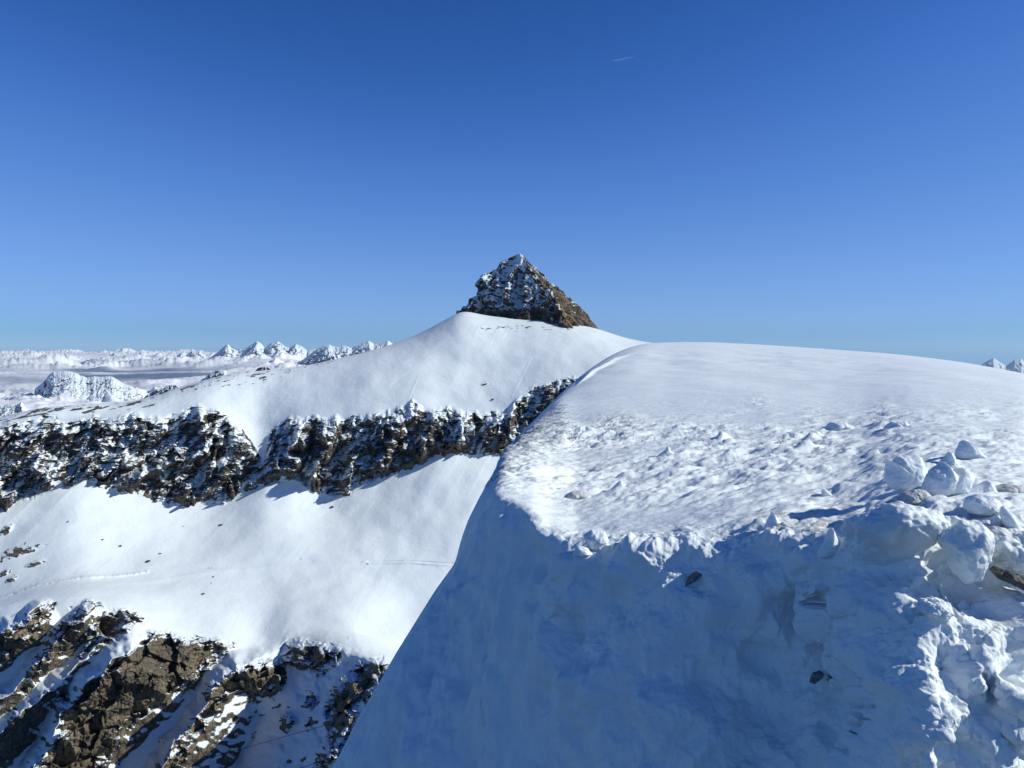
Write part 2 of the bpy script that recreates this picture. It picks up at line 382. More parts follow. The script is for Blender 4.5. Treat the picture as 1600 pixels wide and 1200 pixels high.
    polys = [[(238, 985), (300, 992), (375, 1004), (335, 1042), (290, 1080), (262, 1100), (225, 1122), (190, 1150), (165, 1200), (130, 1345), (0, 1345), (58, 1196), (95, 1140), (92, 1112), (130, 1080), (150, 1060), (175, 1036), (212, 1008)],
             [(392, 1036), (445, 1024), (450, 1062), (425, 1090), (385, 1078), (352, 1096), (338, 1128), (306, 1160), (290, 1200), (255, 1345), (200, 1345), (242, 1200), (290, 1140), (318, 1110), (322, 1075), (350, 1052)],
             [(436, 1012), (448, 994), (490, 998), (520, 1006), (545, 1012), (528, 1040), (500, 1058), (470, 1046), (440, 1040)],
             [(520, 1070), (560, 1034), (612, 1020), (608, 1045), (590, 1085), (562, 1112), (545, 1150), (515, 1200), (490, 1345), (450, 1345), (488, 1200), (512, 1140), (505, 1105)],
             [(470, 1088), (490, 1080), (505, 1100), (490, 1115), (472, 1104)], [(440, 1112), (452, 1108), (460, 1125), (448, 1146), (438, 1140)],
             [(474, 1122), (488, 1120), (490, 1142), (478, 1144)], [(392, 1140), (402, 1144), (400, 1154), (390, 1152)],
             [(-90, 1040), (0, 984), (42, 965), (66, 936), (92, 938), (66, 985), (45, 1008), (20, 1030), (0, 1026), (-90, 1090)],
             [(78, 986), (110, 952), (145, 934), (162, 944), (122, 1000), (106, 1010), (82, 1040), (55, 1062), (36, 1056), (60, 1020)],
             [(150, 962), (200, 948), (226, 966), (182, 1000), (150, 1012), (124, 1032), (114, 1022)],
             [(24, 1080), (34, 1066), (50, 1070), (42, 1086)], [(46, 1096), (62, 1078), (80, 1076), (68, 1100), (52, 1106)],
             [(80, 1098), (92, 1084), (112, 1090), (100, 1118), (86, 1116)], [(10, 1122), (30, 1108), (42, 1116), (18, 1140)],
             [(545, 985), (560, 975), (570, 968), (575, 980), (560, 1000), (540, 1006)], [(576, 988), (592, 984), (594, 996), (580, 1000)],
             [(475, 962), (500, 945), (498, 950), (478, 966)], [(515, 960), (534, 955), (532, 962), (518, 968)], [(590, 972), (625, 964), (606, 974), (592, 978)]]
    wx = 6 * fbm(PX / 14, py / 14, 0 * PX, 3, 81); wy = 6 * fbm(PX / 14, py / 14, 0 * PX + 9, 3, 83)
    for p in polys:
        xs = [q[0] for q in p]; ys = [q[1] for q in p]
        m = (PX > min(xs) - 30) & (PX < max(xs) + 30) & (py > min(ys) - 30) & (py < max(ys) + 30)
        rp[m] = np.maximum(rp[m], insdist(p, PX[m] + wx[m], py[m] + wy[m]))
    rlow = sst(-5, 4, rp)
    face = sst(-3, 9, rp) * low_w
    zz = Z3 + .35 * X3 + 6 * fbm(X3 / 40, Y3 / 40, Z3 / 40, 2, 93)
    cr_d, cr_v = cells(X3 / 24 + .3 * fbm(X3 / 20, Y3 / 20, Z3 / 20, 2, 99), Y3 / 30, (Z3 + .6 * X3) / 30, 95)
    wv = .3 * fbm(X3 / 25, Y3 / 25, Z3 / 25, 2, 94)
    rockb = 26 * facets((X3 - .4 * Z3) / 30 + wv, Y3 / 34, (Z3 + .4 * X3) / 36 + wv, 96) + 10 * facets(X3 / 12 + wv, Y3 / 12, Z3 / 11, 98) + 4 * (ridged(X3 / 22 - Z3 / 60, Y3 / 40, Z3 / 28, 4, 91, .55) - .55) + 5 * (cr_v - .5) + .8 * np.mod(zz / 9, 1)
    rockb += 2.2 * fbm(X3 / 5, Y3 / 6, Z3 / 5, 3, 97, .6)
    D = D - face * (4 + rockb)
    # shoulder where the bowl rolls over its brink
    # ---- rock attribute
    slant = fbm((PX + .55 * py) / 13, (py - .45 * PX) / 42, 0 * PX, 4, 301, .5); patch = fbm(PX / 55, py / 40, 0 * PX, 3, 303)
    ledge = fbm(PX / 24, (py + .12 * PX) / 5.5, 0 * PX, 3, 305, .55)
    cover = np.maximum(sst(.02, .16, slant + .35 * patch - .05 + .16 * sst(260, 60, PX)), sst(.22, .36, ledge + .3 * patch))
    cover = np.maximum(cover, sst(9, 3, py - ytm) * sst(-.05, .25, fbm(PX / 26, py / 12, 0 * PX, 3, 307)))
    cover *= 1 - .75 * np.exp(-((PX - 640) / 75) ** 2 - ((py - 712) / 36) ** 2)
    rock = (1.08 - 1.55 * cover) * cl
    gul = np.zeros(PX.shape)
    for pts, wd in (([(352, 620), (378, 655), (398, 692), (416, 735), (430, 760)], 13), ([(442, 655), (447, 690), (452, 725), (470, 745)], 9), ([(645, 632), (652, 660), (668, 690)], 5),
                    ([(207, 640), (195, 668), (183, 700)], 6), ([(770, 640), (765, 665), (752, 690)], 5), ([(845, 600), (838, 625), (822, 650), (806, 690)], 7),
                    ([(300, 640), (288, 655), (262, 668)], 6), ([(560, 660), (548, 690), (520, 720)], 7), ([(700, 650), (706, 672), (700, 700)], 4), ([(110, 662), (100, 690), (70, 720)], 5)):
        d, s, al = polydist(pts, PX + wx * .8, py + wy * .6); gul = np.maximum(gul, sst(wd, wd * .35, d))
    D = D + 9 * gul * cl
    rock = rock * (1 - .95 * gul)
    # strips of bare ground along the left shoulder, scattered outcrops under the peak and in the bowl
    band = sst(1.0, 1.04, T) * sst(1.97, 1.6, T)
    streak = fbm((PX - 2.2 * py) / 60, (py + .25 * PX) / 5, 0 * PX, 3, 101)
    rock += band * 1.15 * sst(.0, .25, streak) * sst(300, 215, PX)
    sh = fbm((PX + .7 * py) / 16, (py + .18 * PX) / 5, 0 * PX, 4, 103)
    near_ridge = np.exp(-((py - yr[None, :] - 4) / (7 + 22 * np.exp(-((PX - 375) / 75) ** 2))) ** 2)
    rock += 1.2 * near_ridge * sst(.0, .28, sh) * sst(640, 520, PX) * sst(.95, 1.0, T)
    sp1 = fbm(PX / 9, (py + .1 * PX) / 3.5, 0 * PX, 3, 107)
    rock += 1.1 * sst(.03, .28, sp1) * np.exp(-((py - 512 - .02 * (PX - 800)) / 13) ** 2) * sst(715, 760, PX) * sst(945, 880, PX) * (T < 2)
    rock += 1.1 * sst(.2, .4, sp1) * np.exp(-((py - 531) / 2.6) ** 2) * np.exp(-((PX - 812) / 17) ** 2) * (T < 2)
    rock += 1.0 * sst(.12, .5, fbm(PX / 10, py / 6, 0 * PX, 3, 109)) * np.exp(-((py - ytm) / 15) ** 2) * (T < 2.2) * .4 * sst(0, -6, py - ytm)
    for cx, cy, rx, ry in ((30, 862, 34, 10), (10, 828, 9, 8), (55, 880, 14, 5), (8, 895, 8, 6), (18, 905, 8, 5), (757, 600, 5, 1.5)):
        e = np.hypot((PX - cx + .6 * (py - cy)) / rx, (py - cy + .25 * (PX - cx)) / ry)
        rock += 1.15 * sst(1.15, .45, e + .9 * fbm(PX / 7, py / 5, 0 * PX, 3, 111))
        D = D - 3 * sst(1.2, .3, e)
    low_rock = (.72 + .6 * sst(6, 22, rp) - .35 * sst(.05, .35, fbm((PX + .6 * py) / 10, (py - .6 * PX) / 24, 0 * PX, 3, 115)) * sst(20, 10, rp)) * rlow + .55 * sst(.25, .5, fbm((PX + .8 * py) / 22, (py - .5 * PX) / 9, 0 * PX, 4, 113)) * sst(5.0, 5.1, T) * sst(230, 190, PX)
    rock = rock * (1 - low_w) + low_rock * np.maximum(low_w, sst(4.85, 5.0, T) * rlow)
    och = rlow * low_w * .75
    # ---- a groomed track with a low bank of snow across the bowl floor
    def groove(pts, wd, h):
        d, s, al = polydist(pts, PX, py); return h * np.exp(-(d / wd) ** 2)
    D = D - groove([(575, 880.5), (640, 879.5), (712, 883.5), (800, 890)], 1.3, 2.2) + groove([(575, 878), (640, 877), (712, 881), (800, 888)], 1.2, 2.0)
    br = 2.4 * (1 + .8 * fbm(PX / 8, py / 8, 0 * PX, 2, 121))
    D = D - br * groove([(-60, 960), (0, 935), (60, 914), (130, 902), (200, 898), (230, 893)], 2.2, 1.0) - groove([(130, 914), (240, 908), (330, 893), (430, 885), (575, 880)], 3, 1.2)
    D = D - 3 * np.exp(-((PX - 142) / 14) ** 2 - ((py - 903) / 5) ** 2)
    # ski and slide tracks below the peak
    for a, b_ in (((757, 490), (738, 533)), ((777, 515), (765, 540)), ((800, 500), (785, 530)), ((690, 545), (610, 600)), ((672, 540), (600, 588)), ((655, 585), (632, 640)), ((830, 560), (800, 620))):
        D = D - groove([a, b_], 1.0, .35) + groove([(a[0] + 2.2, a[1]), (b_[0] + 2.2, b_[1])], 1.0, .25)
    P = W(PX, py, D)
    e1 = sum(segs[:3]); e2 = sum(segs[:5])
    at = lambda a, b_: {'rock': rock[a:b_], 'ochre': och[a:b_]}
    tag(grid_obj('mountain_ridge', P[:e1 + 1], M_MOUNT, at(0, e1 + 1)), 'long snow slope under the rocky peak, ending in a band of dark cliffs', kind='structure')
    tag(grid_obj('snow_bowl', P[e1:e2 + 1], M_MOUNT, at(e1, e2 + 1)), 'smooth snow bowl between the two bands of cliffs', kind='structure')
    tag(grid_obj('rocky_spurs', P[e2:], M_SPUR, at(e2, len(P))), 'brown rock spurs and shaded snow gullies below the bowl', kind='structure')
    return x, py, D
MX, MPY, MD = build_mountain()
def mdepth(px, py, front=True):
    """depth of the mountain sheet seen at this ray (nearest surface)"""
    j = int(np.clip(np.searchsorted(MX, px), 1, len(MX) - 1)); c = MPY[30:, j]; i = np.argmin(np.abs(c - py)); return float(MD[30 + i, j])

def build_peak():
    """the rock pyramid: rows from summit to foot, columns all the way round"""
    yl = [397.5, 399.5, 402, 405, 410, 419, 424, 430, 436, 445, 460, 464, 470, 479, 487, 520, 560]
    L = [808, 804, 797, 791, 781, 776, 766, 757, 748, 743, 739, 735, 726, 721, 717, 706, 690]
    R = [813, 817, 820, 822, 826, 834, 841, 848, 854, 864, 881, 886, 895, 903, 913, 940, 962]
    nr, nt_ = 260, 620
    y = np.linspace(397, 560, nr); th = np.linspace(0, 2 * np.pi, nt_)
    l = np.interp(y, yl, L) + 7 * sst(432, 468, y) + 1.2 * fbm(y / 6, 0 * y, 0 * y, 3, 3); r = np.interp(y, yl, R) + .7 * fbm(y / 6, 0 * y, 0 * y + 7, 3, 5)
    D0 = 1732.
    c = (l + r) / 2; a = (r - l) / 2
    ridge_x = np.interp(y, [397, 408, 419, 444, 452, 463, 475, 491, 560], [812, 822, 829, 846, 856, 863, 872, 880, 905])    # arete between the shaded and the sunlit face
    # plan section: left point, front arete, right point, back point
    ang = th[None, :]; Y2 = y[:, None] + 0 * ang
    u0 = ((ridge_x - c) / a)[:, None]
    keys = np.array([0, .5, 1.0, 1.5, 2.0]) * np.pi
    k = th / np.pi * 2     # 0..4: right -> back -> left -> front -> right
    hgt = (y - 397)[:, None]
    back = .9 * hgt + 4; front = .62 * hgt + 3
    kk = k[None, :] + 0 * Y2
    ux = np.where(kk < 1, 1 - kk, np.where(kk < 2, -(kk - 1), np.where(kk < 3, -1 + (u0 + 1) * (kk - 2), u0 + (1 - u0) * (kk - 3))))
    ud = np.where(kk < 1, kk * back, np.where(kk < 2, (2 - kk) * back, np.where(kk < 3, -(kk - 2) * front, -(4 - kk) * front)))
    # bow the faces outward a little
    PX = c[:, None] + a[:, None] * ux; dm = ud * 1650 / F
    PY = Y2
    D = D0 + dm
    P = W(PX, PY, D); X, Yy, Z = P[..., 0], P[..., 1], P[..., 2]
    n = normals(P); out = np.stack([X - X.mean(1, keepdims=True), Yy - Yy.mean(1, keepdims=True), 0 * Z + 12], -1)
    s = np.sign((n * out).sum(-1, keepdims=True)); n = n * s
    fade = sst(396, 446, Y2) * .8 + .2 * sst(398, 405, Y2)
    leftface = (kk > 2) & (kk < 3.05)
    pp = X - .3 * Z + 22 * fbm(X / 50, Yy / 50, Z / 50, 3, 129); f = np.mod(pp / 31, 1); sw = np.where(f < .75, f / .75, (1 - f) / .25)
    m = -1 + 18 * facets(X / 32, Yy / 32, Z / 40, 155) + 8 * facets(X / 13, Yy / 13, Z / 10, 156) + 9 * (sw * (.4 + 1.1 * sst(-.3, .3, pn(X / 40, Yy / 40, Z / 30, 130))) - .45) + 5 * (ridged(X / 13, Yy / 30, Z / 26, 3, 137) - .6) + 2.5 * fbm(X / 6, Yy / 8, Z / 5, 3, 139, .6)
    zt = np.mod(Z / 13 + .3 * pn(X / 20, Yy / 20, Z / 20, 141), 1); m += 2.6 * (1 - zt) * sst(0, .15, zt) * sst(-.2, .3, pn(X / 25, Yy / 25, Z / 25, 149))
    rf = -1 + 9 * facets((X + .6 * Z) / 16, Yy / 16, (Z - .6 * X) / 34, 157) + 3 * (ridged((X + Z * .8) / 14, Yy / 30, (Z - X * .8) / 50, 3, 143) - .6) + 1.5 * fbm(X / 5, Yy / 8, Z / 5, 3, 145)
    m = np.where(kk < 3.0, m, rf) * np.where(kk < 2, .25, 1); m = m * fade * sst(530, 492, PY)
    # couloirs
    g1, _, _ = polydist([(800, 408), (790, 430), (782, 450), (780, 478)], PX, PY); g2, _, _ = polydist([(812, 425), (815, 445), (808, 470)], PX, PY)
    g3, _, _ = polydist([(858, 440), (835, 458), (812, 480)], PX, PY)
    gl = (kk > 2) * np.maximum(np.maximum(sst(13, 4, g1), sst(6, 2, g2)), sst(5, 2, g3) * .8)
    m -= 7 * gl
    P = P + n * m[..., None]
    sn1 = fbm((PX + .45 * PY) / 7, (PY - .45 * PX) / 20, 0 * PX, 4, 153, .55); sn2 = fbm(PX / 16, PY / 4, 0 * PX, 3, 154, .55)
    cov = np.maximum(np.maximum(sst(-.15, -.02, sn1), sst(.06, .18, sn2)), gl) * sst(490, 478, PY)
    rock = np.where(kk < 3, 1.08 - 1.5 * cov, 1.15)
    rock = rock - 1.2 * np.exp(-((PX - 812) / 7) ** 2 - ((PY - 404) / 10) ** 2)
    rr = (kk > 3) | (kk < .05)
    # a thin edge of snow on the right skyline
    rock -= .9 * ((kk > 3.86) | (kk < .1)) * sst(.1, .3, pn(PY / 16, 0 * PY, 0 * PY, 151) + .25) * sst(500, 470, PY)
    tag(grid_obj('mountain_peak', P, M_PEAK, {'rock': rock, 'ochre': rr * 1.0}), 'steep pyramid of rock with a snowy shaded left face and a sunlit brown right face', kind='structure')
build_peak()

# ------------------------------------------------------------------ foreground snow
def build_fore():
    x = np.concatenate([np.arange(440, 760, 1.35), np.arange(760, 1660, 1.1), np.linspace(1660, 2300, 120)]); nc = len(x)
    sil = [(440, 1345), (480, 1270), (520, 1200), (560, 1122), (620, 1018), (680, 922), (712, 878), (718, 850), (730, 815), (745, 785), (760, 757), (775, 732), (790, 702), (810, 681), (830, 661), (855, 636), (880, 611), (905, 589), (930, 570), (960, 552), (980, 544), (1000, 538), (1030, 534.5), (1100, 534), (1200, 539), (1300, 546), (1400, 553), (1500, 565), (1600, 583), (1700, 606), (2300, 780)]
    ys = curve(sil, x, 3); w_ = sst(1010, 1060, x); v_ = sst(860, 900, x); ys = ys * (1 - v_) + curve(sil, x, 14) * v_; ys = ys * (1 - w_) + curve(sil, x, 32) * w_
    ds = curve([(440, 6.2), (520, 6.05), (620, 6.2), (712, 6.8), (745, 7.4), (775, 8.6), (790, 10.5), (830, 15), (880, 24), (930, 40), (980, 60), (1030, 78), (1200, 85), (1400, 66), (1600, 44), (2300, 30)], x, 20)
    ybr = curve([(440, 1348), (520, 1203), (620, 1022), (712, 884), (745, 810), (775, 775), (800, 785), (830, 803), (860, 828), (900, 852), (1000, 856), (1060, 852), (1130, 848), (1200, 840), (1300, 846), (1350, 840), (1420, 815), (1500, 806), (1600, 806), (1700, 830), (2300, 960)], x, 7)
    dbr = curve([(440, 6.18), (520, 6.02), (620, 6.15), (712, 6.6), (745, 6.7), (775, 6.6), (830, 5.9), (900, 5.45), (1000, 5.2), (1200, 4.8), (1340, 4.4), (1450, 4.1), (1600, 4.1), (1700, 4.5), (2300, 6.5)], x, 14)
    dbt = curve([(440, 6.1), (520, 5.85), (620, 5.55), (712, 5.3), (800, 5.05), (900, 4.78), (1000, 4.5), (1200, 4.12), (1340, 3.78), (1450, 3.55), (1600, 3.45), (1700, 3.7), (2300, 5.4)], x, 20)
    ybt = 0 * x + 1345
    ybr = np.minimum(ybr, ybt - 1); ybr = np.maximum(ybr, ys + 1.0)
    U = lambda yy, dd: (600 - yy) / F * dd
    ub, us = U(ybr, dbr), U(ys, ds); ut = U(ybt, dbt)
    # plateau: Hermite from the brink to the skyline (tangent to the view ray there)
    n1 = 620; s = np.linspace(0, 1, n1)[:, None]
    L = ds - dbr
    m0 = ((us - ub) / L * .55 + .02) * L; m1 = us / ds * L
    # rows spaced evenly in the picture: sample densely, then resample
    sd = (np.linspace(0, 1, 500) ** 2.2)[:, None]
    h = lambda s: (2 * s**3 - 3 * s**2 + 1) * ub + (s**3 - 2 * s**2 + s) * m0 + (-2 * s**3 + 3 * s**2) * us + (s**3 - s**2) * m1
    Dd = dbr + sd * L; Yd = 600 - h(sd) / Dd * F
    Yd = np.minimum.accumulate(Yd, axis=0)
    Dp = np.empty((n1, nc)); Yp = np.empty((n1, nc))
    for j in range(nc):
        q = np.linspace(Yd[0, j], Yd[-1, j], n1)
        # blend picture-even with depth-even rows so the crest keeps geometry
        a = np.interp(-q, -Yd[:, j] + np.arange(500) * 1e-7, sd[:, 0]); a = np.sort(.85 * a + .15 * s[:, 0] ** 2.2)
        Dp[:, j] = dbr[j] + a * L[j]
        Yp[:, j] = 600 - (h(a[:, None])[:, j]) / Dp[:, j] * F
    # face from bottom to the brink, rounded at the lip
    n0 = 460; r = np.linspace(0, 1, n0)[:, None]
    Df = dbt + (dbr - dbt) * (r ** 1.25); Uf = ut + (ub - ut) * (r ** .82); Yf = 600 - Uf / Df * F
    # beyond the skyline: falls away as a real slope
    n2 = 60; b = (np.linspace(0, 1, n2 + 1)[1:] ** 2)[:, None]
    far = np.maximum(14, ds * .8); Db = ds + b * far; Ub = us + us / ds * b * far - (b * 1.0) ** 1.5 * far * .9; Yb = 600 - Ub / Db * F
    # apron in front (out of frame)
    n3 = 20; q = np.linspace(0, 1, n3, endpoint=False)[:, None]
    Da = dbt - 1.2 * (1 - q); Ua = ut - .6 * (1 - q); Ya = 600 - Ua / Da * F
    PY = np.concatenate([Ya, Yf, Yp[1:], Yb]).astype(np.float32); D = np.concatenate([Da, Df, Dp[1:], Db]).astype(np.float32)
    PX = (x[None, :] + 0 * PY).astype(np.float32)
    plat = np.concatenate([0 * Ya, 0 * Yf, 1 + 0 * Yp[1:], 1 + 0 * Yb]).astype(np.float32)
    # row coordinate near the lip
    k = np.concatenate([np.zeros(n3), np.linspace(0, 1, n0), 1 + np.linspace(0, 1, n1)[1:], 2 + np.linspace(0, 1, n2)])[:, None] + 0 * PY
    face = sst(1.0, .86, k); lip = np.exp(-((k - .985) / .085) ** 2)
    # round the lip: smooth the profile across it, widely at the left corner
    Uc = (600 - PY) / F * D
    for sg, wt in ((9, sst(1320, 1250, PX) * np.exp(-((k - 1) / .05) ** 2)), (34, sst(980, 820, PX) * np.exp(-((k - 1) / .14) ** 2))):
        kk = np.exp(-.5 * (np.arange(-3 * sg, 3 * sg + 1) / sg) ** 2); kk /= kk.sum(); n_ = 3 * sg
        def sm(A):
            B = np.pad(A, ((n_, n_), (0, 0)), 'edge'); return sum(c * B[q:q + len(A)] for q, c in enumerate(kk))
        D = D + wt * (sm(D) - D); Uc = Uc + wt * (sm(Uc) - Uc)
    PY = (600 - Uc / D * F).astype(np.float32); D = D.astype(np.float32)
    # big forms of the face, in metres toward the camera
    rib = np.zeros(PX.shape)
    wx = 12 * fbm(PX / 60, PY / 60, 0 * PX, 3, 201); wy = 12 * fbm(PX / 60, PY / 60, 0 * PX + 3, 3, 203)
    def crest(pts, lw, rw, H, p=1.0):
        # + side of travel (downwards) is the picture's left
        d, sgn, al = polydist(pts, PX + wx, PY + wy)
        ws = sst(-.8, .8, sgn); t = np.clip(1 - d / (lw * ws + rw * (1 - ws)), 0, 1); t = t * t * (3 - 2 * t)
        return H * t ** p
    face_m = sst(1.02, .9, k) * (k > 0) + (k <= 0)
    rib = np.maximum(rib, crest([(1346, 1012), (1378, 1055), (1385, 1110), (1362, 1180), (1340, 1240), (1320, 1345)], 70, 330, .40))
    rib = np.maximum(rib, crest([(1348, 1016), (1400, 1058), (1500, 1088), (1580, 1110), (1700, 1130)], 150, 170, .20))
    rib2 = np.maximum(crest([(1470, 940), (1500, 965), (1508, 1005), (1545, 1050), (1590, 1090), (1680, 1130)], 60, 120, .24), crest([(1440, 950), (1465, 938), (1485, 950)], 40, 40, .10))
    rib2 = np.maximum(rib2, crest([(1590, 985), (1582, 1050), (1600, 1110)], 100, 110, .10))
    rib = np.maximum(rib, rib2)
    rib = np.maximum(rib, crest([(912, 862), (893, 890), (876, 922), (868, 940)], 22, 46, .15))
    holl = .20 * np.exp(-(((PX - 1270) / 120) ** 2 + ((PY - 1080) / 130) ** 2)) + .10 * np.exp(-(((PX - 1090) / 60) ** 2 + ((PY - 900) / 40) ** 2)) + .10 * np.exp(-(((PX - 1430) / 70) ** 2 + ((PY - 985) / 45) ** 2))
    cave = [(1095, 1070), (1150, 990), (1205, 946), (1262, 925), (1330, 922), (1368, 948), (1366, 1010), (1368, 1110), (1345, 1200), (1300, 1345), (1040, 1345), (1050, 1200)]
    cm = np.full(PX.shape, -99.); q = (PX > 980) & (PX < 1460) & (PY > 860)
    cm[q] = insdist(cave, PX[q], PY[q])
    holl = holl + .17 * sst(-50, 90, cm) * sst(1345, 1000, PY)
    D = D - face_m * (rib - holl)
    P = W(PX, PY, D); n = normals(P)
    n *= np.sign((n * np.array([0, -.6, 1.])).sum(-1, keepdims=True))
    X, Y3, Z = P[..., 0], P[..., 1], P[..., 2]
    dist = D
    # --- displacement along the normal, metres
    left = sst(900, 760, PX)
    disp = np.zeros(PX.shape, np.float32)
    soft = .21 * fbm(X / .62, Y3 / .62, Z / .62, 3, 211) + .048 * fbm(X / .17, Y3 / .17, Z / .2, 4, 213)
    cd, cv = cells(X / .34, Y3 / .34, Z / .34, 215); scoop = -.11 * (1 - sst(0, .5, cd)) * sst(.3, .5, cv)
    flute = .10 * fbm(X / .24, Y3 / .3, Z / .9, 3, 217) + .022 * fbm(X / .07, Y3 / .09, Z / .35, 3, 218)
    disp += face * ((1 - left) * (soft + scoop) + left * flute)
    heap = sst(1330, 1400, PX) * sst(930, 1010, PY) * face
    disp += heap * (.055 * fbm(X / .38, Y3 / .38, Z / .38, 3, 219, .5) + .020 * fbm(X / .09, Y3 / .09, Z / .09, 3, 221) + .007 * fbm(X / .022, Y3 / .022, Z / .022, 2, 226))
    # lip: broken lumps
    lump = (.075 * fbm(X / .55, Y3 / .55, Z / .55, 2, 222) + .075 * sst(-.35, .35, pn(PX / 70, PY / 50, 0 * PX, 224)) * fbm(X / .30, Y3 / .30, Z / .30, 4, 223, .6)) + .03 * ridged(X / .11, Y3 / .11, Z / .11, 3, 225)
    disp += lip * lump * sst(810, 960, PX) + lip * (1 - sst(810, 960, PX)) * .03 * fbm(X / .2, Y3 / .2, Z / .2, 3, 227)
    # plateau: wind-broken crust between roughly 5 and 25 m, smooth further off
    pl = sst(1.0, 1.06, k)
    crust = sst(622, 715, PY + 45 * fbm(PX / 90, PY / 60, 0 * PX, 2, 229)) * sst(800, 880, PX + .1 * PY)
    xa, ya = X * .94 + Y3 * .34, -X * .34 + Y3 * .94
    sas = fbm(xa / .55, ya / .22, Z / .6, 4, 231, .6); chip, cvv = cells(xa / .34, ya / .20, Z * 0, 235)
    chunkm = sst(.05, .4, fbm(X / 1.2, Y3 / 1.2, Z * 0, 2, 237) + .12)
    sc = np.clip(dist / 8, .7, 2.2)
    disp += pl * crust * sc * sst(-.8, .0, fbm(X / 2.4, Y3 / 2.4, Z * 0, 2, 249)) * (.060 * sas + .055 * chunkm * sst(.45, .05, chip) * sst(.4, .5, cvv) + .030 * ridged(xa / .8, ya / .3, Z * 0, 3, 239))
    disp += pl * (.05 * fbm(X / 3.0, Y3 / 5.0, Z * 0, 3, 241) * np.clip(dist / 20, .5, 2) + .011 * fbm(xa / .25, ya / .16, Z / .2, 3, 243) * sst(22, 8, dist) + .006 * fbm(xa / 1.4, ya / .5, Z, 2, 251) * np.clip(dist / 10, 1, 3))
    disp += .20 * np.exp(-((k - 1.955) / .008) ** 2) * sst(895, 925, PX) * sst(1000, 960, PX)
    disp *= sst(1.999, 1.9, k) * .9 + .1
    P = P + n * disp[..., None]
    dirt = .55 * sst(.05, .45, fbm(X / .6, Y3 / .6, Z / .6, 3, 245)) * lip * sst(1150, 1300, PX) + 1.3 * sst(1150, 1210, PX) * sst(1500, 1400, PX) * sst(1.0, 1.03, k) * sst(1.14, 1.07, k)
    dirt += .5 * sst(1500, 1600, PX) * sst(.1, .4, fbm(X / .3, Y3 / .3, Z / .3, 3, 247)) * sst(1.1, .95, k)
    dirt = np.clip(dirt, 0, .8) * sst(.8, .9, k)
    tag(grid_obj('snow_bank', P, M_SNOWFG, {'dirt': dirt}), 'wind-crusted snow bank rising from its shaded front face to a smooth crest', kind='structure')
    return x, PY, D, P, k
FX, FPY, FD, FP, FK = build_fore()
def fpoint(px, py):
    """point of the bank seen at this ray"""
    j = int(np.clip(np.searchsorted(FX, px), 1, len(FX) - 1)); c = FPY[:-60, j]
    i = int(np.argmin(np.abs(c - py))); p = FP[i, j]; return p, float(p[1] * CP - p[2] * SP)

